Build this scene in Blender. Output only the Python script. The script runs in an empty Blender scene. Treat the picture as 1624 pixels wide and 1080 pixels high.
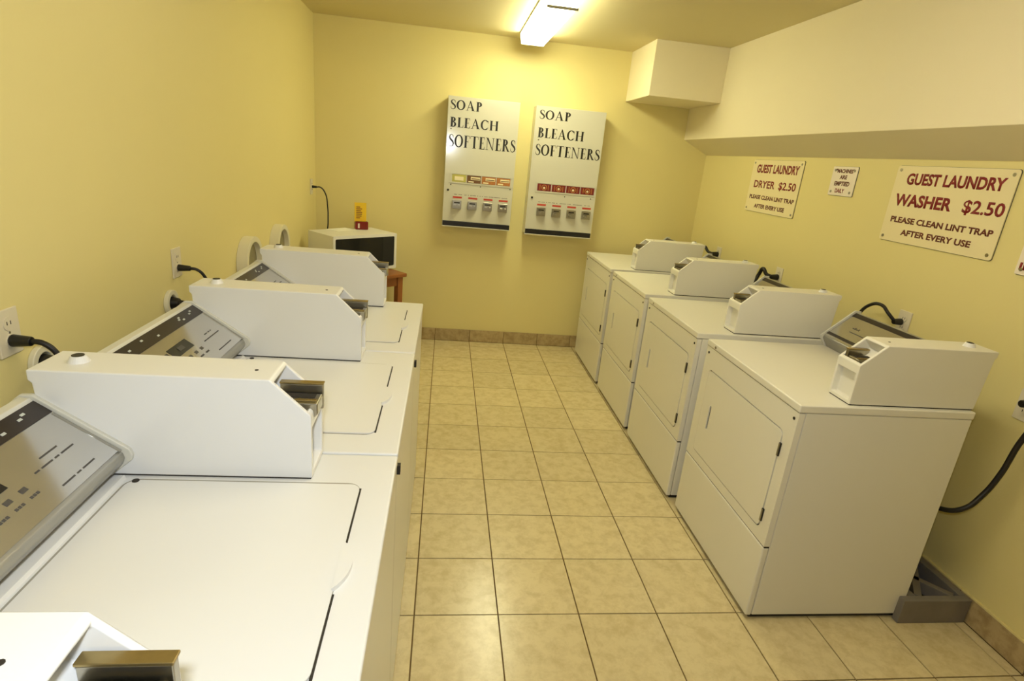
import bpy, bmesh, math, random
from mathutils import Vector, Matrix
random.seed(7)
S = bpy.context.scene
C = S.collection
PI = math.pi

# ------------------------------------------------------------------ camera
cam_d = bpy.data.cameras.new('camera'); cam = bpy.data.objects.new('camera', cam_d); C.objects.link(cam)
S.camera = cam
F_PX, PITCH, YAW, ROLL, CAM_H = 901.7, -0.3113, 0.1347, 0.0953, 1.6273
cam_d.sensor_fit = 'HORIZONTAL'; cam_d.sensor_width = 36.0; cam_d.lens = 36.0 * F_PX / 1624.0
cam_d.clip_start = 0.02; cam_d.clip_end = 50
cp, sp, cy, sy = math.cos(PITCH), math.sin(PITCH), math.cos(YAW), math.sin(YAW)
fw = Vector((sy*cp, cy*cp, sp)); r0 = Vector((cy, -sy, 0)); u0 = r0.cross(fw)
rr = math.cos(ROLL)*r0 + math.sin(ROLL)*u0; uu = -math.sin(ROLL)*r0 + math.cos(ROLL)*u0
cam.matrix_world = Matrix(((rr.x, uu.x, -fw.x, 0), (rr.y, uu.y, -fw.y, 0), (rr.z, uu.z, -fw.z, CAM_H), (0, 0, 0, 1)))

# ------------------------------------------------------------------ world, lights, exposure
W = bpy.data.worlds.new('world'); S.world = W; W.use_nodes = True
W.node_tree.nodes['Background'].inputs[0].default_value = (1.0, 0.92, 0.75, 1)
W.node_tree.nodes['Background'].inputs[1].default_value = 0.05
S.view_settings.view_transform = 'Standard'; S.view_settings.look = 'None'
S.view_settings.exposure = 0.10; S.view_settings.gamma = 1.0; S.view_settings.use_curve_mapping = False
LENS_EMIT = 22.5          # strength of the fluorescent lenses
LIGHT_COL = (1.0, 0.97, 0.62)
LENS_EMIT_REAR = 17.5     # second fixture, above the frame near the camera
LIGHT_COL_REAR = (1.0, 0.92, 0.72)
FLASH_W = 12.5
fl = bpy.data.lights.new('camera_flash', 'AREA'); fl.shape = 'RECTANGLE'; fl.size = 0.07; fl.size_y = 0.045
fl.energy = FLASH_W; fl.color = (0.86, 0.93, 1.0)
flo = bpy.data.objects.new('camera_flash', fl); C.objects.link(flo)
flo.location = (-0.035, -0.01, 1.73)
flo.rotation_euler = (Vector((-0.04, 0.95, -0.28))).to_track_quat('-Z', 'Y').to_euler()

# ------------------------------------------------------------------ materials
def srgb(r, g, b):
    f = lambda c: (c/255/12.92) if c/255 <= 0.04045 else ((c/255+0.055)/1.055)**2.4
    return (f(r), f(g), f(b), 1)
def mat(name, col, rough=0.5, metal=0.0, spec=0.5, noise=0.0, nscale=8.0, bump=0.0, bscale=60.0, emit=None, estr=0.0, coat=0.0):
    m = bpy.data.materials.new(name); m.use_nodes = True
    nt = m.node_tree; b = nt.nodes['Principled BSDF']
    b.inputs['Base Color'].default_value = col; b.inputs['Roughness'].default_value = rough
    b.inputs['Metallic'].default_value = metal; b.inputs['Specular IOR Level'].default_value = spec
    b.inputs['Coat Weight'].default_value = coat
    tc = nt.nodes.new('ShaderNodeTexCoord')
    if noise > 0:
        n = nt.nodes.new('ShaderNodeTexNoise'); n.inputs['Scale'].default_value = nscale; n.inputs['Detail'].default_value = 5
        mx = nt.nodes.new('ShaderNodeMix'); mx.data_type = 'RGBA'
        mx.inputs['A'].default_value = tuple(c*(1-noise) for c in col[:3]) + (1,)
        mx.inputs['B'].default_value = tuple(min(1, c*(1+noise)) for c in col[:3]) + (1,)
        nt.links.new(tc.outputs['Object'], n.inputs['Vector']); nt.links.new(n.outputs['Fac'], mx.inputs['Factor'])
        nt.links.new(mx.outputs['Result'], b.inputs['Base Color'])
    if bump > 0:
        n2 = nt.nodes.new('ShaderNodeTexNoise'); n2.inputs['Scale'].default_value = bscale; n2.inputs['Detail'].default_value = 4
        bp = nt.nodes.new('ShaderNodeBump'); bp.inputs['Strength'].default_value = bump; bp.inputs['Distance'].default_value = 0.002
        nt.links.new(tc.outputs['Object'], n2.inputs['Vector']); nt.links.new(n2.outputs['Fac'], bp.inputs['Height'])
        nt.links.new(bp.outputs['Normal'], b.inputs['Normal'])
    if emit:
        b.inputs['Emission Color'].default_value = emit; b.inputs['Emission Strength'].default_value = estr
    return m
M = {}
M['wall'] = mat('yellow_wall_paint', srgb(228, 214, 150), 0.5, noise=0.02, nscale=1.5, bump=0.15, bscale=90, spec=0.3)
M['cream'] = mat('cream_paint', srgb(240, 229, 196), 0.6, noise=0.015, nscale=2, bump=0.12, bscale=90, spec=0.3)
M['ceil'] = mat('ceiling_paint', srgb(222, 210, 165), 0.75, noise=0.015, nscale=2, bump=0.15, bscale=80, spec=0.2)
M['white'] = mat('white_enamel', srgb(224, 223, 220), 0.28, noise=0.01, nscale=3, spec=0.45)
M['dryer'] = mat('dryer_enamel', srgb(228, 224, 210), 0.33, noise=0.01, nscale=3, spec=0.4)
M['whiteplastic'] = mat('white_plastic', srgb(228, 226, 218), 0.4)
M['inner'] = mat('inner_paint', srgb(205, 205, 212), 0.5)
M['black'] = mat('black_plastic', srgb(22, 20, 19), 0.35)
M['rubber'] = mat('black_rubber', srgb(20, 16, 15), 0.5)
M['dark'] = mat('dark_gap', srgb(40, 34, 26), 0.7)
M['strip'] = mat('dark_strip', srgb(48, 42, 40), 0.3)
M['silver'] = mat('silver_panel', srgb(200, 199, 196), 0.17, metal=0.85, noise=0.02, nscale=20)
M['greytrim'] = mat('grey_trim', srgb(160, 158, 150), 0.3, metal=0.5)
M['lighttrim'] = mat('light_trim', srgb(205, 203, 192), 0.35)
M['steel'] = mat('brushed_steel', srgb(170, 165, 150), 0.28, metal=1.0, noise=0.12, nscale=60)
M['groove_shade'] = mat('groove_shade_grey', srgb(158, 154, 141), 0.6)  # grey that paints the dark groove around the washer lid
M['brass'] = mat('worn_brass', srgb(165, 146, 98), 0.35, metal=0.9, noise=0.15, nscale=70)
M['ink'] = mat('grey_print', srgb(70, 66, 62), 0.5)
M['pale_ink'] = mat('pale_print', srgb(190, 195, 190), 0.5)
M['black_ink'] = mat('black_print', srgb(28, 24, 20), 0.4)
M['red_ink'] = mat('dark_red_print', srgb(132, 18, 22), 0.45)
M['brown_ink'] = mat('brown_print', srgb(104, 40, 22), 0.45)
M['red_label'] = mat('red_label', srgb(190, 62, 44), 0.5)
M['sign'] = mat('sign_plate', srgb(238, 224, 178), 0.3, noise=0.01)
M['signw'] = mat('white_sign_plate', srgb(240, 228, 210), 0.3)
M['vend'] = mat('dispenser_enamel', srgb(208, 205, 190), 0.12, spec=0.5)
M['outlet'] = mat('outlet_plastic', srgb(225, 215, 190), 0.35)
M['wood'] = mat('brown_wood', srgb(150, 92, 44), 0.45, noise=0.25, nscale=14)
M['glass'] = mat('oven_glass', srgb(14, 15, 17), 0.12)
M['glass2'] = mat('oven_control', srgb(26, 28, 32), 0.25)
M['yellow'] = mat('yellow_card', srgb(228, 188, 30), 0.5)
M['redbase'] = mat('red_base', srgb(120, 22, 16), 0.25)
M['paper'] = mat('paper', srgb(246, 245, 235), 0.7)
M['ringin'] = mat('vent_mesh', srgb(140, 132, 100), 0.7, noise=0.2, nscale=50)
M['ring'] = mat('vent_white', srgb(225, 218, 190), 0.4)
M['gtray'] = mat('weathered_grey', srgb(124, 117, 108), 0.6, noise=0.25, nscale=12, bump=0.3, bscale=30)
M['traydark'] = mat('tray_inside', srgb(62, 58, 44), 0.8, noise=0.2, nscale=10)
M['grout'] = mat('brown_grout', srgb(108, 84, 44), 0.9, noise=0.15, nscale=20)
M['darkred'] = mat('dark_red_pack', srgb(118, 26, 22), 0.5, noise=0.25, nscale=40)
M['orange'] = mat('orange_pack', srgb(176, 112, 52), 0.5, noise=0.35, nscale=60)
M['green'] = mat('green_pack', srgb(190, 182, 92), 0.5, noise=0.12, nscale=50)
M['vbrown'] = mat('brown_pack', srgb(110, 74, 34), 0.5, noise=0.3, nscale=50)
M['lens'] = mat('lamp_lens', (1, 0.97, 0.88, 1), 0.4, emit=(*LIGHT_COL, 1), estr=LENS_EMIT)
M['lens_rear'] = mat('lamp_lens_rear', (1, 0.97, 0.88, 1), 0.4, emit=(*LIGHT_COL_REAR, 1), estr=LENS_EMIT_REAR)
M['lampmetal'] = mat('lamp_housing', srgb(205, 200, 180), 0.4)

def tile_mat(name, ca, cb, rough):
    m = bpy.data.materials.new(name); m.use_nodes = True; nt = m.node_tree; b = nt.nodes['Principled BSDF']
    tc = nt.nodes.new('ShaderNodeTexCoord'); oi = nt.nodes.new('ShaderNodeObjectInfo')
    add = nt.nodes.new('ShaderNodeVectorMath'); add.operation = 'ADD'
    mul = nt.nodes.new('ShaderNodeMath'); mul.operation = 'MULTIPLY'; mul.inputs[1].default_value = 37.0
    nt.links.new(oi.outputs['Random'], mul.inputs[0]); nt.links.new(mul.outputs[0], add.inputs[1])
    nt.links.new(tc.outputs['Object'], add.inputs[0])
    n = nt.nodes.new('ShaderNodeTexNoise'); n.inputs['Scale'].default_value = 20; n.inputs['Detail'].default_value = 8; n.inputs['Roughness'].default_value = 0.68
    n.inputs['Distortion'].default_value = 0.25
    nt.links.new(add.outputs[0], n.inputs['Vector'])
    cr = nt.nodes.new('ShaderNodeValToRGB'); cr.color_ramp.elements[0].position = 0.36; cr.color_ramp.elements[0].color = ca
    cr.color_ramp.elements[1].position = 0.58; cr.color_ramp.elements[1].color = cb
    nt.links.new(n.outputs['Fac'], cr.inputs[0])
    hsv = nt.nodes.new('ShaderNodeHueSaturation')
    mr = nt.nodes.new('ShaderNodeMapRange'); mr.inputs['To Min'].default_value = 0.95; mr.inputs['To Max'].default_value = 1.04
    nt.links.new(oi.outputs['Random'], mr.inputs['Value']); nt.links.new(mr.outputs[0], hsv.inputs['Value'])
    nt.links.new(cr.outputs[0], hsv.inputs['Color']); nt.links.new(hsv.outputs[0], b.inputs['Base Color'])
    b.inputs['Roughness'].default_value = rough; b.inputs['Specular IOR Level'].default_value = 0.45
    return m
M['tile'] = tile_mat('beige_floor_tile', srgb(203, 185, 140), srgb(219, 203, 158), 0.22)
M['btile'] = tile_mat('baseboard_tile', srgb(160, 138, 98), srgb(186, 165, 122), 0.35)

# ------------------------------------------------------------------ helpers
class MB:
    def __init__(s): s.bm = bmesh.new()
    def poly(s, pts):
        return s.bm.faces.new([s.bm.verts.new(p) for p in pts])
    def box(s, x0, x1, y0, y1, z0, z1):
        v = [s.bm.verts.new(p) for p in ((x0,y0,z0),(x1,y0,z0),(x1,y1,z0),(x0,y1,z0),(x0,y0,z1),(x1,y0,z1),(x1,y1,z1),(x0,y1,z1))]
        for f in ((0,3,2,1),(4,5,6,7),(0,1,5,4),(1,2,6,5),(2,3,7,6),(3,0,4,7)): s.bm.faces.new([v[i] for i in f])
        return s
    def prism(s, prof, y0, y1):          # profile of (x, z) pulled along y
        a = [s.bm.verts.new((x, y0, z)) for x, z in prof]; b = [s.bm.verts.new((x, y1, z)) for x, z in prof]
        n = len(prof); s.bm.faces.new(a); s.bm.faces.new(b[::-1])
        for i in range(n): s.bm.faces.new((a[(i+1)%n], a[i], b[i], b[(i+1)%n]))
        bmesh.ops.recalc_face_normals(s.bm, faces=s.bm.faces)
        return s
    def cyl(s, p, axis, r, h, r2=None, n=24):
        r2 = r if r2 is None else r2
        mtx = Matrix.Translation(p) @ Vector(axis).to_track_quat('Z', 'Y').to_matrix().to_4x4() @ Matrix.Translation((0, 0, h/2))
        bmesh.ops.create_cone(s.bm, cap_ends=True, segments=n, radius1=r, radius2=r2, depth=h, matrix=mtx)
        return s
    def ring(s, p, axis, ro, ri, h, n=32):
        q = Matrix.Translation(p) @ Vector(axis).to_track_quat('Z', 'Y').to_matrix().to_4x4()
        L = [[s.bm.verts.new(q @ Vector((r*math.cos(2*PI*i/n), r*math.sin(2*PI*i/n), z))) for i in range(n)] for r, z in ((ro,0),(ro,h),(ri,h),(ri,0))]
        for k in range(4):
            A, B = L[k], L[(k+1)%4]
            for i in range(n): s.bm.faces.new((A[i], A[(i+1)%n], B[(i+1)%n], B[i]))
        bmesh.ops.recalc_face_normals(s.bm, faces=s.bm.faces)
        return s
    def mesh(s, name):
        me = bpy.data.meshes.new(name); s.bm.to_mesh(me); s.bm.free(); return me

def total_offset(p):
    v = Vector((0, 0, 0))
    while p: v += Vector(p.location); p = p.parent
    return v
def obj(name, mb, m, parent=None, bevel=0.0, smooth=False, local=False, kind=None, label=None, seg=2):
    me = mb.mesh(name) if isinstance(mb, MB) else mb
    if parent and not local: me.transform(Matrix.Translation(-total_offset(parent)))
    me.materials.clear(); me.materials.append(m)
    o = bpy.data.objects.new(name, me); C.objects.link(o)
    if parent: o.parent = parent
    if smooth:
        for p in me.polygons: p.use_smooth = True
    if bevel > 0:
        for p in me.polygons: p.use_smooth = True
        b = o.modifiers.new('bevel', 'BEVEL'); b.width = bevel; b.segments = seg; b.limit_method = 'ANGLE'; b.angle_limit = 0.5; b.harden_normals = True
    if kind: o['kind'] = kind
    if label: o['label'] = label
    return o
def tag(o, label, cat, group=None):
    o['label'] = label; o['category'] = cat
    if group: o['group'] = group
    return o
def thing(name, label, cat, loc, rz=0, group=None):
    o = bpy.data.objects.new(name, None); C.objects.link(o); o.location = loc; o.rotation_euler = (0, 0, rz); o.empty_display_size = 0.1
    return tag(o, label, cat, group)
def curve_mesh(name, splines, extrude=0.0, bevel=0.0, cyclic=True, fill='BOTH', dim='2D', mtx=None, smooth_path=False, res=3):
    cu = bpy.data.curves.new(name, 'CURVE'); cu.dimensions = dim
    if dim == '2D': cu.fill_mode = fill
    cu.extrude = extrude; cu.bevel_depth = bevel; cu.bevel_resolution = res
    if dim == '3D': cu.use_fill_caps = True
    for pts in splines:
        if smooth_path:
            sp_ = cu.splines.new('BEZIER'); sp_.bezier_points.add(len(pts)-1); sp_.resolution_u = 8
            for bp, p in zip(sp_.bezier_points, pts):
                bp.co = p; bp.handle_left_type = bp.handle_right_type = 'AUTO'
        else:
            sp_ = cu.splines.new('POLY'); sp_.points.add(len(pts)-1)
            for q, p in zip(sp_.points, pts): q.co = (p[0], p[1], p[2] if len(p) > 2 else 0, 1)
            sp_.use_cyclic_u = cyclic
    o = bpy.data.objects.new(name, cu); me = bpy.data.meshes.new_from_object(o); me.name = name
    bpy.data.objects.remove(o); bpy.data.curves.remove(cu)
    if mtx: me.transform(mtx)
    return me
def rrect(x0, x1, y0, y1, r, n=6):
    out = []
    for cx, cy_, a in ((x1-r, y1-r, 0), (x0+r, y1-r, PI/2), (x0+r, y0+r, PI), (x1-r, y0+r, 1.5*PI)):
        for i in range(n+1): out.append((cx + r*math.cos(a+i*PI/2/n), cy_ + r*math.sin(a+i*PI/2/n)))
    return out
def plate(name, outer, holes, thick, mtx):
    return curve_mesh(name, [outer] + holes, extrude=thick/2, mtx=mtx)
def tube(name, pts, r, m, parent=None, **k):
    me = curve_mesh(name, [pts], bevel=r, dim='3D', smooth_path=True, cyclic=False, res=4)
    return obj(name, me, m, parent, smooth=True, **k)
# plane frames: local (a, b) -> world.  facing -x (right wall, dryers' fronts): a runs towards -y
def M_facing_negx(x): return Matrix(((0,0,-1,x),(-1,0,0,0),(0,1,0,0),(0,0,0,1)))      # a -> -y, b -> z, normal -x
def M_facing_negy(y): return Matrix(((1,0,0,0),(0,0,-1,y),(0,1,0,0),(0,0,0,1)))       # a -> x, b -> z, normal -y
def text_mesh(txt, width, height, weight=0.0):
    cu = bpy.data.curves.new('lettering', 'FONT'); cu.body = txt; cu.size = 1.0; cu.offset = weight; cu.extrude = 0.0
    cu.resolution_u = 3
    o = bpy.data.objects.new('lettering', cu); me = bpy.data.meshes.new_from_object(o)
    bpy.data.objects.remove(o); bpy.data.curves.remove(cu)
    xs = [v.co.x for v in me.vertices]; ys = [v.co.y for v in me.vertices]
    ref = max(ys) - max(0, min(ys))
    lo = min(ys)
    for v in me.vertices:
        v.co.x = (v.co.x - min(xs))/(max(xs)-min(xs))*width; v.co.y = (v.co.y - lo)/(max(ys)-lo)*height
    return me
def extrude_flat(me, d):
    bm = bmesh.new(); bm.from_mesh(me)
    r = bmesh.ops.extrude_face_region(bm, geom=bm.faces[:])
    for g in r['geom']:
        if isinstance(g, bmesh.types.BMVert): g.co.z += d
    bm.to_mesh(me); bm.free(); return me
def letters(txt, a0, a1, b0, b1, frame, m, parent, weight=0.02, d=0.0006):
    me = extrude_flat(text_mesh(txt, a1-a0, b1-b0, weight), d)
    me.transform(frame @ Matrix.Translation((a0, b0, 0)))
    return obj('lettering', me, m, parent)

# ------------------------------------------------------------------ setting
XL, XR, YB, YF, H = -1.058, 2.19, 4.924, -1.5, 2.51
obj('floor', MB().box(XL-.1, XR+.1, YF-.1, YB+.1, -.12, -.004), M['grout'], kind='structure')
floor = bpy.data.objects['floor']
TX, TY, TS, G = -0.0351, 2.3072, 0.3094, 0.0027
shared = {}
COL = lambda i: TX+i*TS + (.020 if i == 4 else 0)
for i in range(-4, 8):
    for j in range(-9, 12):
        x0, x1 = COL(i), COL(i+1); y0, y1 = TY-j*TS-TS, TY-j*TS
        x0 = max(x0, XL); x1 = min(x1, XR-.01); y0 = max(y0, YF); y1 = min(y1, YB-.01)
        if x1-x0 < .02 or y1-y0 < .02: continue
        if x1 < -.16 or (x0 > 1.5 and y1 > 2.4): continue           # wholly under the machines
        w, h = round(x1-x0, 4), round(y1-y0, 4)
        if (w, h) not in shared:
            me = MB().box(-w/2+G, w/2-G, -h/2+G, h/2-G, -.004, 0).mesh('floor_tile'); me.materials.append(M['tile']); shared[(w, h)] = me
        t = bpy.data.objects.new('floor_tile', shared[(w, h)]); C.objects.link(t)
        t.location = ((x0+x1)/2, (y0+y1)/2, random.uniform(-.0003, .0003)); t.parent = floor
obj('wall_left', MB().box(XL-.1, XL, YF-.1, YB+.1, 0, H), M['wall'], kind='structure')
obj('wall_right', MB().box(XR, XR+.1, YF-.1, YB+.1, 0, H), M['wall'], kind='structure')
obj('wall_back', MB().box(XL-.1, XR+.1, YB, YB+.1, 0, H), M['wall'], kind='structure')
obj('wall_front', MB().box(XL-.1, XR+.1, YF-.1, YF, 0, H), M['wall'], kind='structure')
obj('ceiling', MB().box(XL-.1, XR+.1, YF-.1, YB+.1, H, H+.1), M['ceil'], kind='structure')
# boxed beam along the right wall (sloping underside) and the boxed duct in the corner
XS = 1.967
obj('trim_1', MB().prism([(XS, 1.8945), (XR, 1.787), (XR, H), (XS, H)], YF, YB), M['cream'], kind='structure', bevel=.003)
d2 = obj('trim_2', MB().box(1.416, XS, 4.351, YB, 2.139, H), M['cream'], kind='structure', bevel=.003)
# tile baseboards
def baseboard(side, a0, a1, place):
    b = MB()
    base = obj('baseboard_'+side, place(b, a0, a1, .008, .0), M['grout'], kind='structure')
    return base
bb = obj('baseboard_back', MB().box(XL, XR, YB-.008, YB, 0, .108), M['grout'], kind='structure')
i = -4
for i in range(-4, 8):
    x0, x1 = max(TX+i*TS, XL)+.002, min(TX+(i+1)*TS, XR)-.002
    if x1 < -.7 or x1-x0 < .03: continue
    obj('baseboard_tile', MB().box(x0, x1, YB-.012, YB-.006, .002, .110), M['btile'], bb, bevel=.0015, seg=1)
br = obj('baseboard_right', MB().box(XR-.008, XR, YF, YB, 0, .108), M['grout'], kind='structure')
for j in range(-9, 13):
    y0, y1 = max(TY-j*TS-TS, YF)+.002, min(TY-j*TS, YB-.012)-.002
    if y1-y0 < .03: continue
    obj('baseboard_tile', MB().box(XR-.012, XR-.006, y0, y1, .002, .110), M['btile'], br, bevel=.0015, seg=1)
obj('baseboard_left', MB().box(XL, XL+.012, YF, YB, 0, .110), M['btile'], kind='structure')
obj('trim_3', MB().box(XR-.012, XR-.0005, YF, YB, .110, .116), M['wall'], kind='structure')

# ------------------------------------------------------------------ ceiling lights
def ceiling_light(y0, y1, x0, x1, label, lm='lens'):
    t = thing('ceiling_light', label, 'light', ((x0+x1)/2, (y0+y1)/2, H))
    obj('housing', MB().box(x0-.010, x1+.010, y0-.004, y1, H-.012, H), M['greytrim'], t, bevel=.002)
    obj('lens', MB().prism([(x0-.006, H-.0125), (x0+.006, H-.078), (x1-.006, H-.078), (x1+.006, H-.0125)], y0, y1-.014), M[lm], t, bevel=.006)
    obj('end_cap', MB().prism([(x0-.008, H-.0125), (x0+.004, H-.081), (x1-.004, H-.081), (x1+.008, H-.0125)], y1-.013, y1), M['lampmetal'], t, bevel=.002)
    obj('end_rim', MB().box(x0+.002, x1-.002, y0-.006, y0+.008, H-.092, H-.0785), M['greytrim'], t, bevel=.002)
ceiling_light(3.480, 4.700, 0.487, 0.667, 'lit white fluorescent ceiling light running towards the back wall above the soap dispensers')

ceiling_light(.85, 2.07, 0.487, 0.667, 'fluorescent ceiling light out of the picture, in the ceiling just ahead of the camera', 'lens_rear')

# ------------------------------------------------------------------ coin box (a part of each machine)
def coin_box(root, u, y0, y1, zd, out, slide_out, encl):
    """u(d) gives x of a point d behind the machine's front; out = -1 machine faces -x, +1 faces +x"""
    f0, fc, bk, zc, zt = encl
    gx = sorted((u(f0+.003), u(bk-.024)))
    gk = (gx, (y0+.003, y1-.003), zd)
    zd += .003
    prof = [(u(f0), zd), (u(f0), zd+zc), (u(fc), zd+zt), (u(bk), zd+zt), (u(bk), zd+zt-.022), (u(bk-.007), zd+zt-.028), (u(bk-.02), zd)]
    zt_top = zd+zt
    mb = MB(); mb.prism(prof, y0, y1)
    bm = mb.bm; bm.faces.ensure_lookup_table()
    nrm = Vector((u(fc)-u(f0), 0, zt-zc)).normalized()
    def find(px, pz):
        return min((f for f in bm.faces if len(f.verts) == 4), key=lambda f: (f.calc_center_median()-Vector((px, (y0+y1)/2, pz))).length)
    cf = find((u(f0)+u(fc))/2, zd+(zc+zt)/2); ff = find(u(f0), zd+zc/2)
    for f, th, dep in ((cf, .011, .052 if out > 0 else .042), (ff, .011, .024)):
        bmesh.ops.inset_region(bm, faces=[f], thickness=th, depth=0, use_even_offset=True)
        if f is ff:
            for v in f.verts:
                if v.co.z > zd+zc/2: v.co.z -= .022
                else: v.co.z += .002
        n = f.normal.copy()
        ex = bmesh.ops.extrude_face_region(bm, geom=[f])
        nf = [g for g in ex['geom'] if isinstance(g, bmesh.types.BMFace)]
        vs = [g for g in ex['geom'] if isinstance(g, bmesh.types.BMVert)]
        for v in vs: v.co -= n*dep
        if f.is_valid: bmesh.ops.delete(bm, geom=[f], context='FACES_ONLY')
    bmesh.ops.recalc_face_normals(bm, faces=bm.faces)
    cb = obj('coin_box', mb, M['white'] if out > 0 else M['dryer'], root, bevel=.0035)
    obj('shadow_line', MB().box(gk[0][0], gk[0][1], gk[1][0], gk[1][1], gk[2]-.0004, gk[2]+.0035), M['dark'], cb)  # dark plate painted in as the shadow line under the coin box
    # coin slide: a steel drawer with a worn top, sitting in the sloped opening
    ym = (y0+y1)/2; a, b = slide_out
    za, zb = (zd+.132, zd+.168) if out > 0 else (zd+.118, zd+.156)
    xs = sorted((u(f0+a), u(f0+b)))
    obj('coin_slide', MB().prism([(u(f0+a), za+.010), (u(f0+a), zb), (u(f0+b), zb), (u(f0+b), za), (u(f0+a+.010), za)], y0+.026, y1-.036), M['steel'], cb, bevel=.003)
    obj('coin_slot', MB().box(xs[0]+.012, xs[1]-.012, ym-.004, y1-.040, zb-.0004, zb+.0012), M['dark'], cb)
    obj('slide_rail', MB().box(xs[0], xs[1], y1-.030, y1-.017, za-.004, zb+.018), M['steel'], cb, bevel=.002)
    obj('slide_plate', MB().box(xs[0]-.001, xs[1]+.001, y1-.031, y1-.014, zb+.018, zb+.022), M['brass'], cb, bevel=.001)
    obj('slide_plate', MB().box(min(u(f0+a+.004), u(f0+a+.05)), max(u(f0+a+.004), u(f0+a+.05)), y0+.034, ym-.014, zb, zb+.003), M['brass'], cb, bevel=.001)
    obj('lock', MB().cyl((u(bk-.065), ym, zd+zt-.001), (0, 0, 1), .021, .014, .014), M['white'], cb, smooth=False)
    obj('keyhole', MB().cyl((u(bk-.065), ym, zd+zt+.011), (0, 0, 1), .0115, .003), M['traydark'], cb)
    obj('screw', MB().cyl((u(fc+.04), ym-.006, zd+zt-.001), (0, 0, 1), .004, .002, n=10), M['dark'], cb)
    return cb

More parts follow.
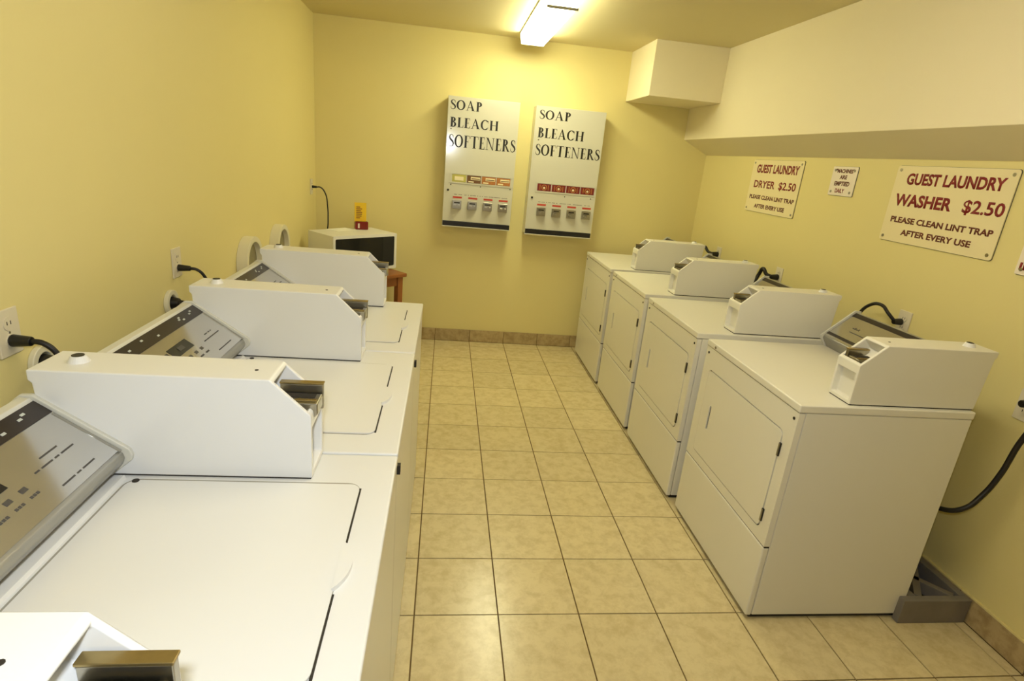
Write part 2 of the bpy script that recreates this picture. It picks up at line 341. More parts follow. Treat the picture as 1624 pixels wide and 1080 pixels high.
# ------------------------------------------------------------------ washing machines
DK = .914
def washer(y0, y1, label):
    xf, xb = -.083, -.800
    r = thing('washing_machine', label, 'washing machine', ((xf+xb)/2, (y0+y1)/2, 0), group='top loading washers along the left wall')
    obj('cabinet', MB().box(xb, xf-.012, y0+.003, y1-.003, .02, DK-.026), M['white'], r, bevel=.004)
    obj('front_panel', MB().box(xf-.012, xf-.002, y0+.004, y1-.004, .03, DK-.030), M['white'], r, bevel=.003)
    obj('deck', MB().box(xb, xf, y0+.0015, y1-.0015, DK-.026, DK), M['white'], r, bevel=.005, seg=3)
    for yy in (y0+.06, y1-.06):
        for xx in (xf-.06, xb+.06): obj('foot', MB().cyl((xx, yy, 0), (0, 0, 1), .02, .022, n=12), M['black'], r)
    # lid, its hinges and finger grip
    ly0, ly1, lx0, lx1 = y0+.098, y1-.137, -.622, -.152
    fr = Matrix.Translation((0, 0, DK+.0005)); fr2 = Matrix.Translation((0, 0, DK+.0040))
    lid = obj('lid', plate('lid', rrect(lx0, lx1, ly0, ly1, .022), [], .007, fr), M['white'], r, bevel=.0015)
    obj('lid_groove_shade', plate('lid_groove_shade', rrect(lx0-.0065, lx1+.001, ly0-.003, ly1+.0085, .028), [], .0016, Matrix.Translation((0, 0, DK+.0004))), M['groove_shade'], lid)  # grey plate stands in for the shaded groove around the lid
    ym = (ly0+ly1)/2-.01; n = 14
    hm = [(lx1-.002, ym-.062)] + [(lx1-.004+.026*math.sin(PI*k/n)**.7, ym-.062+.124*k/n) for k in range(1, n)] + [(lx1-.004, ym+.062)]
    obj('lid_handle', plate('lid_handle', hm, [], .010, fr2), M['white'], lid, bevel=.003)
    for a, b in ((ly0+.01, ym-.066), (ym+.066, ly1-.012)):
        obj('lid_gap', MB().box(lx1-.001, lx1+.0035, a, b, DK-.001, DK+.0015), M['dark'], lid)
    for yy in (ly0+.012, ly1-.004):
        obj('hinge', MB().cyl((lx0+.014, yy, DK), (0, 0, 1), .007, .0055, n=16), M['dark'], lid)
    # raised bead behind the lid
    obj('deck_bead', MB().prism([(-.648, DK-.001), (-.644, DK+.007), (-.638, DK+.007), (-.634, DK-.001)], y0+.03, y1-.125), M['white'], r)
    # control console: sloped silver panel between end caps
    c0, c1 = y0+.012, y1-.113
    A, B = Vector((-.632, 0, .975)), Vector((-.792, 0, 1.086))
    prof = [(-.676, DK), (-.664, DK+.012), (-.636, .950), (-.631, .962), (-.634, .974), (-.790, 1.083), (-.805, 1.084), (-.832, 1.060), (-.840, DK)]
    con = obj('control_console', MB().prism(prof, c0+.010, c1-.010), M['greytrim'], r, bevel=.004)
    cap = [(-.682, DK), (-.664, DK+.004), (-.652, .928), (-.620, .956), (-.617, .968), (-.622, .982), (-.790, 1.097), (-.812, 1.096), (-.842, 1.070), (-.846, DK)]
    for a, b in ((c0, c0+.011), (c1-.011, c1)):
        obj('end_cap', MB().prism(cap, a, b), M['lighttrim'], con, bevel=.003)
    obj('top_rail', MB().prism([(-.786, 1.081), (-.792, 1.091), (-.812, 1.092), (-.806, 1.078)], c0+.011, c1-.011), M['lighttrim'], con, bevel=.002)
    # frame on the sloped plane: a -> along y, b -> up the slope
    up_ = (B-A).normalized(); nn = Vector((up_.z, 0, -up_.x)); nn = nn if nn.z > 0 else -nn
    org = A + nn*.0012
    def FR(off=0.0):
        o_ = org + nn*off
        return Matrix(((0, up_.x, nn.x, o_.x), (1, 0, 0, 0), (0, up_.z, nn.z, o_.z), (0, 0, 0, 1)))
    def pl(name, a0, a1, b0, b1, m, th=.0015, off=0.0):
        return obj(name, plate(name, [(a0,b0),(a1,b0),(a1,b1),(a0,b1)], [], th, FR(off)), m, con)
    L = (B-A).length
    e1 = c1-.011
    pl('silver_panel', c0+.012, e1-.001, .010, L-.044, M['silver'], .002)
    pl('indicator_strip', c0+.012, e1-.001, L-.043, L-.005, M['strip'], .0025)
    pl('edge_line', e1-.009, e1-.002, .006, L-.046, M['greytrim'], .003)
    for k, da in enumerate((.045, .060, .110, .122, .130, .27, .34, .41)):
        pl('indicator_mark', e1-da-.010, e1-da, L-.020-(k % 3)*.006, L-.015-(k % 3)*.006, M['pale_ink'], .001, .0018)
    for a0, a1, b0 in ((-.155, -.055, .028), (-.160, -.050, .075), (-.125, -.075, .091)):
        n = int((a1-a0)/.006)
        mb = MB()
        for k in range(n):
            if random.random() < .93: mb.box(e1+a0+k*.006, e1+a0+k*.006+.0052, b0, b0+.0032, .0012, .0018)
        me = mb.mesh('small_print'); me.transform(FR()); obj('small_print', me, M['ink'], con)
    pl('display', c1-.335, c1-.225, .085, .118, M['black'], .002, .001)
    pl('display_number', c1-.295, c1-.265, .095, .108, M['ink'], .001, .003)
    for k in range(4):
        q = c1-.33+k*.036
        pl('button', q, q+.014, .062, .071, M['ink'], .0018, .001)
        mb = MB()
        for j in range(3): mb.box(q+j*.0075, q+j*.0075+.005, .046, .051, .0012, .0018)
        me = mb.mesh('small_print'); me.transform(FR()); obj('small_print', me, M['ink'], con)
    pl('button', c1-.375, c1-.345, .082, .112, M['strip'], .003, .001)
    # small dark clip between the fronts
    obj('corner_clip', MB().box(xf-.004, xf+.006, y0+.006, y0+.022, DK-.060, DK-.036), M['dark'], r)
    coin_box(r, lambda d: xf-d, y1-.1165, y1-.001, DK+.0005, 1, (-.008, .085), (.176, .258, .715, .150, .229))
    return r
washer(-.225, .511, 'white washer with only its coin box showing in the bottom left corner')
washer(.515, 1.246, 'white top loading washer filling the lower left foreground, biggest lid in view')
washer(1.250, 1.985, 'white top loading washer between the foreground washer and the farthest washer')
washer(1.990, 2.705, 'white top loading washer at the far end of the left row, before the microwave')

# ------------------------------------------------------------------ tumble dryers
def dryer(xf, y0, y1, xb, label):
    r = thing('tumble_dryer', label, 'dryer', ((xf+xb)/2, (y0+y1)/2, 0), group='front loading dryers along the right wall')
    w = y1-y0
    obj('cabinet', MB().box(xf+.026, xb, y0+.002, y1-.002, .022, DK-.030), M['dryer'], r, bevel=.003)
    obj('top_panel', MB().box(xf-.003, xb+.004, y0, y1, DK-.029, DK), M['dryer'], r, bevel=.005, seg=3)
    # front with the door opening; a runs towards the far side here, so use a mirrored frame
    Mx = Matrix(((0,0,-1,xf),(1,0,0,0),(0,1,0,0),(0,0,0,1)))
    da0, da1, db0, db1 = y0+.062, y1-.066, .385, .784
    fm = plate('front_panel', [(y0+.001,.3375),(y1-.001,.3375),(y1-.001,DK-.031),(y0+.001,DK-.031)], [rrect(da0-.0045, da1+.0045, db0-.0045, db1+.0045, .023)], .022, Mx @ Matrix.Translation((0,0,-.0115)))
    obj('front_panel', fm, M['dryer'], r, bevel=.002, seg=1)
    obj('kick_panel', MB().box(xf-.001, xf+.024, y0+.001, y1-.001, (.020), .332), M['dryer'], r, bevel=.006, seg=3)
    obj('seam', MB().box(xf+.004, xf+.0235, y0+.003, y1-.003, .3305, .339), M['dark'], r)
    obj('door_recess', MB().box(xf+.0065, xf+.0125, da0-.01, da1+.01, db0-.01, db1+.01), M['dark'], r)
    door = obj('door', plate('door', rrect(da0, da1, db0, db1, .020), [rrect(da1-.088, da1-.074, .525, .640, .006)], .012, Mx @ Matrix.Translation((0,0,-.005))), M['dryer'], r, bevel=.003)
    obj('door_handle', MB().box(xf+.004, xf+.008, da1-.09, da1-.072, .52, .645), M['traydark'], door)
    obj('handle_lip', MB().box(xf-.0035, xf+.001, da1-.0765, da1-.0725, .525, .640), M['dryer'], door, bevel=.001)
    for z in (.415, .690):
        obj('hinge', MB().box(xf-.005, xf+.003, da0-.012, da0-.001, z, z+.052), M['black'], door, bevel=.001)
        obj('hinge_pin', MB().cyl((xf-.005, da0-.006, z+.002), (0,0,1), .0035, .048, n=10), M['steel'], door)
    for yy, zz in ((y0+.022, DK-.058), (y1-.028, DK-.058)):
        obj('screw', MB().cyl((xf+.001, yy, zz), (-1,0,0), .0055, .003, n=12), M['dark'], r)
    obj('badge', MB().cyl((xf-.002, y1-.085, DK-.016), (-1,0,0), .006, .003, n=14), M['steel'], r)
    for yy in (y0+.05, y1-.05):
        for xx in (xf+.05, xb-.05): obj('foot', MB().cyl((xx, yy, 0), (0,0,1), .018, .004, n=12), M['black'], r)
    obj('base_gap_shade', MB().box(xf+.02, xb-.02, y0+.012, y1-.012, .004, .0215), M['black'], r)  # black strip stands in for the shade in the gap under the dryer
    # console
    c0, c1 = y0+.138, y1-.012
    k = xf-1.245
    prof = [(1.820+k, DK), (1.812+k, .925), (1.790+k, .955), (1.790+k, .968), (1.925+k, 1.085), (1.945+k, 1.083), (1.955+k, DK)]
    con = obj('control_console', MB().prism(prof, c0, c1-.008), M['greytrim'], r, bevel=.003)
    cap = [(1.812+k, DK), (1.803+k, .925), (1.779+k, .956), (1.779+k, .970), (1.919+k, 1.094), (1.950+k, 1.092), (1.962+k, DK)]
    obj('end_cap', MB().prism(cap, c1-.009, c1), M['lighttrim'], con, bevel=.002)
    A, B = Vector((1.790+k, 0, .968)), Vector((1.925+k, 0, 1.085)); up_ = (B-A).normalized(); nn = Vector((-up_.z, 0, up_.x)); L = (B-A).length
    def pl(name, a0, a1, b0, b1, m, th, off=0.0):
        o_ = A+nn*(.001+off)
        fr = Matrix(((0, up_.x, nn.x, o_.x), (-1, 0, 0, 0), (0, up_.z, nn.z, o_.z), (0, 0, 0, 1)))
        return obj(name, plate(name, [(-a1,b0),(-a0,b0),(-a0,b1),(-a1,b1)], [], th, fr), m, con)
    pl('silver_panel', c0+.01, c1-.012, .004, L-.028, M['silver'], .002)
    pl('indicator_strip', c0+.01, c1-.012, L-.027, L-.004, M['strip'], .002)
    pl('lower_strip', c0+.01, c1-.012, .016, .030, M['strip'], .002, .001)
    for j in range(4): pl('small_print', c1-.10-j*.011, c1-.093-j*.011, .092, .098+.004*(j % 2), M['ink'], .001, .0015)
    pl('small_print', c1-.19, c1-.10, .070, .073, M['ink'], .001, .0015)
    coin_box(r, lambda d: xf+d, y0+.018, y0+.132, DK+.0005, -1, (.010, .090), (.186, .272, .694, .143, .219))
    return r
dryer(1.237, 1.652, 2.386, 1.904, 'off-white front loading dryer nearest the camera, its whole near side and black cord showing')
dryer(1.222, 2.466, 3.166, 1.886, 'off-white front loading dryer second from the camera in the right row')
dryer(1.226, 3.247, 3.950, 1.886, 'off-white front loading dryer third from the camera in the right row')
dryer(1.226, 4.022, 4.778, 1.886, 'off-white front loading dryer at the far end of the right row, beside the back wall')

# ------------------------------------------------------------------ serif capitals
def serif_word(word, a0, a1, b0, b1, frame, m, parent):
    T_, t_ = .20, .075
    mb = MB()
    def rect(x0, y0, x1, y1): mb.poly([(x0,y0,0),(x1,y0,0),(x1,y1,0),(x0,y1,0)])
    def quad(*p): mb.poly([(x,y,0) for x, y in p])
    def arc(cx, cy_, rx, ry, d0, d1, th=T_, n=18):
        prev = None
        for k in range(n+1):
            a = math.radians(d0+(d1-d0)*k/n); w = t_+(th-t_)*abs(math.cos(a))**1.3
            o_ = (cx+rx*math.cos(a), cy_+ry*math.sin(a)); i_ = (cx+(rx-w)*math.cos(a), cy_+(ry-w)*math.sin(a))
            if prev: quad(prev[0], o_, i_, prev[1])
            prev = (o_, i_)
    def stem(x, y0=0, y1=1, th=T_, s0=True, s1=True):
        rect(x, y0, x+th, y1)
        if s0: rect(x-.08, y0, x+th+.08, y0+.035)
        if s1: rect(x-.08, y1-.035, x+th+.08, y1)
    def glyph(c):
        if c == 'O': arc(.44, .5, .44, .52, 0, 360, n=32); return .88
        if c == 'C':
            arc(.44, .5, .44, .52, 48, 312, n=26); quad((.70,.95),(.76,.95),(.76,.66),(.73,.66)); quad((.72,.16),(.78,.22),(.74,.30),(.70,.13)); return .80
        if c == 'S':
            pts = [(.46,.70,.02),(.44,.86,.05),(.36,.96,.06),(.25,.99,.06),(.13,.92,.10),(.09,.78,.14),(.14,.65,.16),(.27,.54,.17),(.42,.42,.17),(.49,.27,.15),(.44,.11,.10),(.30,.015,.06),(.16,.03,.06),(.07,.13,.05),(.04,.31,.02)]
            prev = None
            for k, (x, y, w) in enumerate(pts):
                q0 = pts[max(k-1, 0)]; q1 = pts[min(k+1, len(pts)-1)]
                d = Vector((q1[0]-q0[0], q1[1]-q0[1])).normalized(); nn_ = Vector((-d.y, d.x))*w/2
                cur = ((x+nn_.x, y+nn_.y), (x-nn_.x, y-nn_.y))
                if prev: quad(prev[0], cur[0], cur[1], prev[1])
                prev = cur
            quad((.43,.93),(.47,.93),(.48,.68),(.45,.68)); return .52
        if c == 'A':
            quad((.10,0),(.155,0),(.44,.92),(.40,1.02)); quad((.36,1.02),(.46,1.02),(.84,0),(.62,0)); rect(.22, .30, .62, .35)
            rect(0, 0, .26, .035); rect(.56, 0, .92, .035); return .90
        if c == 'P': stem(.10); arc(.30, .74, .30, .26, -90, 90); rect(.20, .95, .32, 1); rect(.20, .48, .32, .53); return .62
        if c == 'B':
            stem(.10); arc(.30, .76, .27, .24, -90, 90); rect(.20, .95, .31, 1); rect(.20, .51, .34, .56)
            arc(.33, .27, .31, .27, -90, 90); rect(.20, 0, .34, .05); return .66
        if c == 'L': stem(.10); rect(.2, 0, .58, .045); quad((.53,0),(.60,0),(.63,.26),(.60,.26)); return .62
        if c == 'E':
            stem(.10); rect(.2, 0, .58, .045); rect(.2, .955, .55, 1); rect(.2, .49, .44, .535)
            quad((.53,0),(.59,0),(.62,.24),(.59,.24)); quad((.51,1),(.56,1),(.57,.78),(.545,.78)); rect(.42, .40, .45, .62); return .63
        if c == 'F':
            stem(.10); rect(.2, .955, .55, 1); rect(.2, .49, .44, .535); quad((.51,1),(.56,1),(.57,.76),(.545,.76)); rect(.42, .40, .45, .62); return .58
        if c == 'H': stem(.10); stem(.66); rect(.2, .49, .7, .535); return .90
        if c == 'T': stem(.34, s1=False); rect(.02, .955, .81, 1); quad((.02,1),(.06,1),(.03,.76),(.0,.76)); quad((.77,1),(.81,1),(.83,.76),(.80,.76)); return .83
        if c == 'N':
            rect(.13, 0, .18, 1); rect(.02, 0, .29, .035); rect(.74, 0, .79, 1); rect(.64, .965, .90, 1); rect(.02, .965, .20, 1); quad((.08,1),(.24,1),(.79,0),(.72,-.02)); return .92
        if c == 'R':
            stem(.10); arc(.30, .75, .29, .25, -90, 90); rect(.20, .95, .32, 1); rect(.20, .50, .32, .54); quad((.30,.52),(.44,.52),(.80,0),(.60,0)); rect(.66, 0, .84, .035); return .80
        return .4
    x = 0; pieces = []
    for c in word:
        before = len(mb.bm.verts); w = glyph(c); mb.bm.verts.ensure_lookup_table()
        for v in mb.bm.verts[before:]: v.co.x += x
        x += w + .07
    me = mb.mesh('lettering'); x -= .07
    me.transform(Matrix.Diagonal(((a1-a0)/x, b1-b0, 1, 1)))
    extrude_flat(me, .0006); me.transform(frame @ Matrix.Translation((a0, b0, 0)))
    return obj('lettering', me, m, parent)

# ------------------------------------------------------------------ soap dispensers on the back wall
def dispenser(x0, x1, z0, z1, label, words, win, wmats, mech, dots):
    yf = 4.770
    r = thing('soap_dispenser', label, 'vending machine', ((x0+x1)/2, YB, z0), group='white soap dispensers on the back wall')
    obj('cabinet', MB().box(x0, x1, yf+.008, YB-.001, z0, z1), M['vend'], r, bevel=.003)
    fp = obj('front_panel', MB().box(x0, x1, yf, yf+.007, z0+.047, z1), M['vend'], r, bevel=.002)
    obj('bottom_tray', MB().box(x0+.004, x1-.004, yf-.003, yf+.012, z0+.008, z0+.046), M['black'], r, bevel=.002)
    obj('tray_lip', MB().box(x0, x1, yf-.006, yf+.008, z0, z0+.008), M['vend'], r, bevel=.001)
    fr = M_facing_negy(yf-.0003)
    for wd, a0, a1, b0, b1 in words: serif_word(wd, a0, a1, b0, b1, fr, M['black_ink'], fp)
    wx0, wx1, wz0, wz1 = win; n = 4; cw = (wx1-wx0)/n
    obj('window_frame', plate('window_frame', rrect(wx0-.012, wx1+.012, wz0-.012, wz1+.018, .004), [[(wx0-.002,wz0-.002),(wx1+.002,wz0-.002),(wx1+.002,wz1+.002),(wx0-.002,wz1+.002)]], .004, M_facing_negy(yf-.002)), M['vend'], fp)
    for k in range(n):
        a, b = wx0+k*cw+.004, wx0+(k+1)*cw-.004
        w = obj('product_window', MB().box(a, b, yf-.003, yf, wz0, wz1), M[wmats[k][0]], r, label=wmats[k][2])
        kind = wmats[k][1]; h = wz1-wz0; cx_ = (a+b)/2; cz = (wz0+wz1)/2
        if kind == 'ring':
            mb = MB(); mb.ring((cx_, yf-.003, cz), (0,-1,0), h*.42, h*.30, .0012, 20); obj('pack_print_glint', mb, M['orange'], w)
            mb = MB(); mb.cyl((cx_, yf-.003, cz-h*.05), (0,-1,0), h*.16, .0012, n=12); obj('pack_print_glint', mb, M['sign'], w)  # pale disc is a painted glint at the centre of the ring
            for s in (-1, 1):
                mb = MB(); mb.box(cx_+s*h*.62-.003, cx_+s*h*.62+.003, yf-.0042, yf-.003, wz0+.008, wz1-.008); obj('pack_print_glint', mb, M['orange'], w)
        elif kind == 'pack':
            obj('pack_print_glint', MB().box(a+.03, b-.006, yf-.0042, yf-.003, cz-.004, wz1-.010), M['sign'], w)
            obj('pack_print_glint', MB().box(a+.035, b-.010, yf-.0052, yf-.0042, cz+.002, cz+.008), M['vbrown'], w)
            obj('pack_print_glint', MB().box(a+.012, a+.055, yf-.0042, yf-.003, wz0+.004, wz0+.014), M['sign'], w)
        else:
            obj('pack_print_glint', MB().box(a+.02, b-.02, yf-.0042, yf-.003, wz0+.012, wz1-.016), M['sign'], w)
    mx0, step, mz = mech
    for k in range(4):
        a = mx0+k*step; b = a+.074
        ms = obj('coin_slide', MB().box(a, b, yf-.022, yf, mz, mz+.068), M['steel'], r, bevel=.003)
        obj('slide_arm', MB().box(a+.012, b-.012, yf-.048, yf-.022, mz+.016, mz+.034), M['steel'], ms, bevel=.002)
        obj('slide_knob', MB().cyl(((a+b)/2+.004, yf-.048, mz+.026), (0,-1,0), .013, .008, n=16), M['steel'], ms)
        obj('slot', MB().box(a+.014, b-.014, yf-.0235, yf-.022, mz+.044, mz+.054), M['dark'], ms)
        obj('price_label', MB().box(a+.002, b+.002, yf-.0012, yf, mz+.083, mz+.097), M['red_label'], r)
    mb = MB()
    for k in range(46):
        if random.random() < .7: mb.box(mx0+.01+k*.0095, mx0+.016+k*.0095, yf-.0008, yf, mz+.110, mz+.115)
    obj('small_print', mb, M['ink'], fp)
    obj('key_lock', MB().cyl((x0+.034, yf, mech[2]+.143), (0,-1,0), .009, .006, n=16), M['dark'], r)
    for (a, b) in dots: obj('screw', MB().cyl((a, yf, b), (0,-1,0), .005, .002, n=10), M['traydark'], r)
    return r
dispenser(-.024, .536, 1.036, 2.032, 'left white wall dispenser lettered SOAP BLEACH SOFTENERS, pale yellow and brown product windows',
    [('SOAP', -.006, .238, 1.936, 2.005), ('BLEACH', -.004, .375, 1.808, 1.880), ('SOFTENERS', -.006, .524, 1.661, 1.752)],
    (.034, .512, 1.396, 1.454), [('green', 'plain', 'pale yellow green product window'), ('vbrown', 'pack', 'brown product window'), ('orange', 'pack', 'orange brown product window'), ('orange', 'pack', 'orange brown product window')], (.050, .125, 1.185), [(.03, 1.372), (.27, 1.372), (.512, 1.372), (.008, 1.793)])
dispenser(.664, 1.232, 1.022, 2.028, 'right white wall dispenser lettered SOAP BLEACH SOFTENERS, four dark red product windows',
    [('SOAP', .694, .946, 1.933, 1.999), ('BLEACH', .693, 1.068, 1.794, 1.868), ('SOFTENERS', .688, 1.218, 1.660, 1.743)],
    (.730, 1.215, 1.384, 1.440), [('darkred', 'ring', 'dark red product window')]*4, (.745, .1275, 1.182), [(.97, 1.352), (1.19, 1.352), (.705, 1.775)])

# ------------------------------------------------------------------ signs on the right wall
def sign(y0, y1, z0, z1, label, plate_m, lines, screws=True, r=.012):
    x = XR-.006
    t = thing('wall_sign', label, 'sign', (XR, (y0+y1)/2, z0), group='notices on the right wall')
    fr = Matrix(((0,0,-1,x),(-1,0,0,0),(0,1,0,0),(0,0,0,1)))
    obj('plate', plate('plate', rrect(-y1, -y0, z0, z1, r), [], .006, Matrix(((0,0,-1,x+.0025),(-1,0,0,0),(0,1,0,0),(0,0,0,1)))), plate_m, t)
    obj('edge', plate('edge', rrect(-y1-.001, -y0+.0015, z0-.0015, z1+.001, r), [], .002, Matrix(((0,0,-1,x+.0045),(-1,0,0,0),(0,1,0,0),(0,0,0,1)))), M['traydark'], t)
    f2 = Matrix(((0,0,-1,x-.0006),(-1,0,0,0),(0,1,0,0),(0,0,0,1)))
    for txt, ya, yb, za, zb, m, wt in lines: letters(txt, -ya, -yb, za, zb, f2, m, t, wt, .0005)
    if screws:
        for yy in (y0+.022, y1-.022):
            for zz in (z0+.02, z1-.02): obj('screw', MB().cyl((x, yy, zz), (-1,0,0), .007, .003, n=12), M['steel'], t)
    return t
sign(3.470, 4.084, 1.414, 1.765, 'cream plate sign reading GUEST LAUNDRY DRYER $2.50, nearest the back wall', M['sign'],
    [('GUEST LAUNDRY', 4.022, 3.508, 1.678, 1.735, M['red_ink'], .036), ('DRYER  $2.50', 4.022, 3.505, 1.571, 1.628, M['red_ink'], .022),
     ('PLEASE CLEAN LINT TRAP', 4.050, 3.490, 1.501, 1.529, M['brown_ink'], .036), ('AFTER EVERY USE', 3.960, 3.578, 1.441, 1.469, M['brown_ink'], .036)])
sign(2.975, 3.180, 1.586, 1.742, 'small white notice with four short red lines, MACHINES ARE EMPTIED DAILY', M['signw'],
    [('"MACHINES"', 3.150, 3.000, 1.708, 1.730, M['brown_ink'], .036), ('ARE', 3.108, 3.048, 1.675, 1.697, M['brown_ink'], .036),
     ('EMPTIED', 3.142, 3.015, 1.639, 1.663, M['brown_ink'], .036), ('DAILY', 3.122, 3.045, 1.601, 1.624, M['red_ink'], .036)], r=.006)
sign(2.060, 2.690, 1.403, 1.758, 'large cream plate sign reading GUEST LAUNDRY WASHER $2.50, above the second dryer', M['sign'],
    [('GUEST LAUNDRY', 2.616, 2.102, 1.672, 1.725, M['red_ink'], .036), ('WASHER', 2.654, 2.322, 1.572, 1.629, M['red_ink'], .036), ('$2.50', 2.265, 2.072, 1.566, 1.629, M['red_ink'], .022),
     ('PLEASE CLEAN LINT TRAP', 2.646, 2.087, 1.494, 1.522, M['brown_ink'], .036), ('AFTER EVERY USE', 2.560, 2.171, 1.438, 1.466, M['brown_ink'], .036)])
sign(1.72, 1.948, 1.376, 1.560, 'white sign cut off by the right edge of the picture, red letters IN', M['signw'],
    [('IN', 1.936, 1.880, 1.394, 1.422, M['red_ink'], .036)], r=.006)

# ------------------------------------------------------------------ outlets, plugs and cords
def outlet(side, y, z, label, w=.075, h=.118):
    t = thing('wall_outlet', label, 'outlet', (XL if side < 0 else XR, y, z-h/2), group='white outlets on the left wall' if side < 0 else 'white outlets on the right wall')
    x0, x1 = (XL, XL+.006) if side < 0 else (XR-.006, XR)
    obj('cover_plate', MB().box(x0, x1, y-w/2, y+w/2, z-h/2, z+h/2), M['outlet'], t, bevel=.002)
    ax = (1,0,0) if side < 0 else (-1,0,0); xf = x1 if side < 0 else x0
    for dz in (-.022, .022):
        rc = obj('receptacle', MB().cyl((xf, y, z+dz), ax, .017, .002, n=20), M['outlet'], t)
        for dy in (-.006, .006):
            xx = sorted((xf+ax[0]*.0015, xf+ax[0]*.0026)); obj('slot', MB().box(xx[0], xx[1], y+dy-.0012, y+dy+.0012, z+dz-.002, z+dz+.007), M['dark'], rc)
    obj('screw', MB().cyl((xf, y, z), ax, .003, .0015, n=8), M['steel'], t)
    return t
def cord(name, label, pts, r, plug=None, cat='cord'):
    t = thing(name, label, cat, pts[0])
    tube('cable', pts, r, M['rubber'], t)
    if plug:
        p, ax, pr, ph = plug
        obj('plug', MB().cyl(p, ax, pr, ph, pr*.75, n=16), M['black'], t, bevel=.002)
    return t
outlet(-1, 1.463, 1.103, 'wall outlet at the left edge of the picture, above the foreground washer')
cord('power_cord', 'black plug and cord in the outlet at the left picture edge', [(XL+.045, 1.463, 1.082), (XL+.075, 1.466, 1.078), (XL+.10, 1.472, 1.05), (XL+.11, 1.478, .99), (XL+.12, 1.47, .90), (XL+.12, 1.46, .70), (XL+.12, 1.46, .5)], .007, ((XL+.0085, 1.463, 1.082), (1,0,0), .016, .045))
outlet(-1, 2.385, 1.105, 'wall outlet on the left wall above the middle washer and its round fitting')
cord('power_cord', 'black plug and cord in the outlet above the middle washer', [(XL+.045, 2.385, 1.084), (XL+.075, 2.39, 1.080), (XL+.10, 2.40, 1.05), (XL+.112, 2.405, .98), (XL+.115, 2.41, .88), (XL+.115, 2.41, .7), (XL+.115, 2.41, .5)], .006, ((XL+.0085, 2.385, 1.084), (1,0,0), .014, .045))
outlet(-1, 4.765, 1.262, 'small wall outlet in the back left corner above the microwave', .075, .118)
cord('power_cord', 'thin black cord hanging from the corner outlet behind the microwave', [(XL+.04, 4.765, 1.262), (XL+.07, 4.768, 1.262), (XL+.105, 4.775, 1.22), (XL+.122, 4.78, 1.12), (XL+.125, 4.78, 1.0), (XL+.125, 4.775, .88), (-.86, 4.69, .82), (-.815, 4.64, .80)], .005, ((XL+.0085, 4.765, 1.262), (1,0,0), .011, .036))
# round fittings with hoses
def wall_ring(y, z, ro, ri, dep, label, group=None):
    t = thing('round_wall_vent', label, 'vent', (XL, y, z), group=group)
    obj('flange', MB().ring((XL, y, z), (1,0,0), ro, ri, dep), M['ring'], t, bevel=.003)
    obj('backing', MB().cyl((XL+.001, y, z), (1,0,0), ri+.002, max(.004, dep*.45), n=28), M['ringin'], t)
    return t
wall_ring(2.300, .962, .050, .030, .016, 'small round white wall fitting holding the black hose behind the middle washer')
cord('drain_hose', 'thick black hose from the round fitting to the middle washer', [(XL+.022, 2.300, .962), (XL+.07, 2.305, .955), (XL+.13, 2.32, .935), (XL+.165, 2.31, .89), (XL+.17, 2.30, .7), (XL+.17, 2.30, .5)], .013, ((XL+.0085, 2.30, .962), (1,0,0), .024, .03), 'hose')
wall_ring(1.555, .990, .048, .028, .016, 'small round wall fitting half hidden behind the large foreground coin box')
cord('drain_hose', 'thick black hose at the round fitting behind the foreground coin box', [(XL+.022, 1.555, .990), (XL+.06, 1.55, .990), (XL+.11, 1.55, .965), (XL+.13, 1.55, .90), (XL+.13, 1.55, .7), (XL+.13, 1.55, .5)], .013, ((XL+.0085, 1.555, .99), (1,0,0), .024, .03), 'hose')
wall_ring(3.185, .960, .138, .108, .055, 'large round white wall vent nearer the camera, behind the far washer', 'round wall vents')
wall_ring(3.755, .955, .138, .108, .055, 'large round white wall vent farther away, near the microwave', 'round wall vents')
# dryers' wiring on the right wall
outlet(1, 2.385, 1.045, 'wall outlet behind the nearest dryer, black looped cord beside it')
cord('power_cord', 'black cord looping over the nearest dryer console into its outlet', [(XR-.045, 2.402, 1.055), (XR-.062, 2.42, 1.078), (XR-.070, 2.47, 1.108), (XR-.080, 2.54, 1.085), (XR-.10, 2.57, 1.02), (XR-.14, 2.56, .92), (XR-.15, 2.55, .7), (XR-.15, 2.55, .5)], .008, ((XR-.0085, 2.395, 1.048), (-1,0,0), .017, .04))
outlet(1, 3.470, 1.040, 'wall outlet behind the second dryer of the right row')
cord('power_cord', 'black cord and plug rising behind the second dryer coin box', [(XR-.045, 3.47, 1.035), (XR-.075, 3.49, 1.045), (XR-.085, 3.53, 1.075), (XR-.085, 3.56, 1.04), (XR-.12, 3.55, .95), (XR-.13, 3.55, .7), (XR-.13, 3.55, .5)], .012, ((XR-.0085, 3.47, 1.035), (-1,0,0), .02, .05))
outlet(1, 4.350, 1.035, 'wall outlet behind the far dryer, near the back right corner')
cord('power_cord', 'black cord looping up behind the third dryer coin box near the far dryer', [(XR-.045, 4.35, 1.035), (XR-.075, 4.38, 1.045), (XR-.085, 4.44, 1.075), (XR-.085, 4.49, 1.03), (XR-.12, 4.47, .95), (XR-.13, 4.47, .7), (XR-.13, 4.47, .5)], .011, ((XR-.0085, 4.35, 1.035), (-1,0,0), .02, .05))
outlet(1, 1.722, .918, 'wall outlet at the right edge of the picture, above the thick hanging cord')
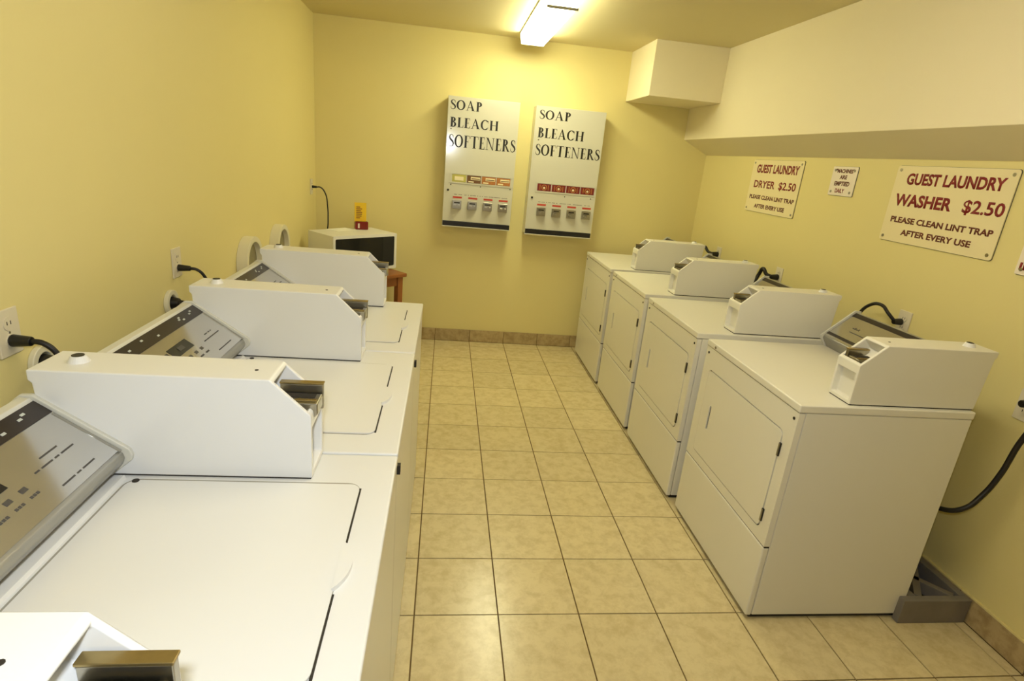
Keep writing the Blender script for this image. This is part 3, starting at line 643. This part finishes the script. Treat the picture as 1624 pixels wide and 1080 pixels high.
cord('power_cord', 'thick black cord drooping between the nearest dryer and the right wall', [(1.975, 1.80, .47), (1.975, 1.70, .482), (2.00, 1.650, .520), (2.05, 1.645, .580), (2.08, 1.635, .68), (2.09, 1.625, .80), (2.10, 1.61, .90), (2.115, 1.615, .965), (2.13, 1.64, .975), (2.14, 1.675, .955), (2.145, 1.70, .935)], .0095, ((XR-.0085, 1.705, .935), (-1,0,0), .018, .045))

# ------------------------------------------------------------------ grey tray on the floor behind the nearest dryer
t = thing('floor_tray', 'low weathered grey box with braces on the floor between nearest dryer and right wall', 'box', (2.03, 1.85, 0))
x0, x1, y0, y1, z1 = 1.915, 2.172, 1.625, 2.10, .11
obj('front_board', MB().box(1.872, x1, y0, y0+.030, 0, z1), M['gtray'], t, bevel=.003)
obj('back_board', MB().box(x0, x1, y1-.022, y1, 0, z1), M['gtray'], t, bevel=.003)
obj('side_board', MB().box(x0, x0+.03, y0+.031, y1-.023, 0, z1), M['gtray'], t, bevel=.003)
obj('side_board', MB().box(x1-.03, x1, y0+.031, y1-.023, 0, z1), M['gtray'], t, bevel=.003)
obj('base_board', MB().box(x0+.03, x1-.03, y0+.031, y1-.023, 0, .02), M['traydark'], t)
for (a, b, c, d) in ((1.96, 1.66, 2.14, 1.90), (1.95, 1.86, 2.12, 1.66), (1.96, 1.80, 2.145, 2.05)):
    dv = Vector((c-a, d-b, 0)); n = Vector((-dv.y, dv.x, 0)).normalized()*.014
    mb = MB(); p = [Vector((a, b, 0))-n, Vector((c, d, 0))-n, Vector((c, d, 0))+n, Vector((a, b, 0))+n]
    lo = [mb.bm.verts.new((q.x, q.y, .055)) for q in p]; hi = [mb.bm.verts.new((q.x, q.y, .107)) for q in p]
    mb.bm.faces.new(lo[::-1]); mb.bm.faces.new(hi)
    for k in range(4): mb.bm.faces.new((lo[k], lo[(k+1)%4], hi[(k+1)%4], hi[k]))
    obj('brace', mb, M['gtray'], t, bevel=.002)

# ------------------------------------------------------------------ table, microwave, paper and card in the far left corner
ROT = math.atan2(.400, .410)
t = thing('corner_table', 'small brown wooden table in the far left corner under the microwave', 'table', (-.640, 4.425, 0), ROT)
tw, td, tz = .275, .245, .690
obj('tabletop', MB().box(-tw, tw, -td, td, tz-.028, tz), M['wood'], t, bevel=.005, local=True)
for sx in (-1, 1):
    for sy_ in (-1, 1):
        a, b = sx*(tw-.045), sy_*(td-.045)
        obj('leg', MB().box(a-.024, a+.024, b-.024, b+.024, 0, tz-.028), M['wood'], t, bevel=.003, local=True)
for s in (-1, 1):
    obj('apron', MB().box(-tw+.07, tw-.07, s*(td-.045)-.01, s*(td-.045)+.01, tz-.10, tz-.028), M['wood'], t, local=True)
    obj('apron', MB().box(s*(tw-.045)-.01, s*(tw-.045)+.01, -td+.07, td-.07, tz-.10, tz-.028), M['wood'], t, local=True)
mc = Vector((-.790, 4.165, 0))*.5 + Vector((-.38, 4.565, 0))*.5
back = Vector((-.210, .255, 0)).normalized()
mw, md, mh = .2865, .325, .285
loc = mc + back*md/2
t = thing('microwave_oven', 'off-white microwave oven with a black glass front on the wooden corner table', 'microwave', (loc.x, loc.y, tz), ROT)
hz0 = .010
obj('casing', MB().box(-mw, mw, -md/2+.018, md/2, hz0, mh), M['whiteplastic'], t, bevel=.004, local=True)
frm = Matrix(((1,0,0,0),(0,0,-1,-md/2+.009),(0,1,0,0),(0,0,0,1)))
me = plate('door_frame', rrect(-mw, mw, hz0, mh, .008), [rrect(-mw+.018, mw-.020, .032, mh-.022, .010)], .018, frm)
obj('door_frame', me, M['whiteplastic'], t, bevel=.002, seg=1, local=True)
obj('door_window', MB().box(-mw+.014, mw-.130, -md/2+.006, -md/2+.017, .028, mh-.018), M['glass'], t, local=True)
obj('control_panel', MB().box(mw-.129, mw-.016, -md/2+.005, -md/2+.017, .028, mh-.018), M['glass2'], t, local=True)
for sx in (-1, 1):
    for sy_ in (-1, 1): obj('foot', MB().cyl((sx*(mw-.10), sy_*(md/2-.06), 0), (0,0,1), .014, hz0+.001, n=12), M['black'], t, local=True)
ztop = tz+mh
o = obj('paper_sheet', MB().box(-.095, .095, -.065, .065, ztop+.0005, ztop+.002), M['paper'])
o.location = (-.785, 4.545, 0); o.rotation_euler = (0, 0, ROT+.15)
tag(o, 'sheet of white paper lying on top of the microwave', 'paper')
t = thing('card_holder', 'yellow notice card standing in a dark red holder on top of the microwave', 'card', (-.655, 4.655, ztop), ROT-.45)
obj('base', MB().box(-.050, .050, -.030, .030, 0, .062), M['redbase'], t, bevel=.006, local=True)
obj('highlight_band', MB().box(-.030, -.018, -.0312, -.029, .012, .048), M['signw'], t, local=True)
obj('card', MB().box(-.052, .038, -.004, .004, .055, .205), M['yellow'], t, local=True)
mb = MB()
for k in range(7): mb.box(-.040, -.040+random.uniform(.03, .06), -.0055, -.004, .085+k*.014, .0905+k*.014)
obj('card_print', mb, M['brown_ink'], t, local=True)
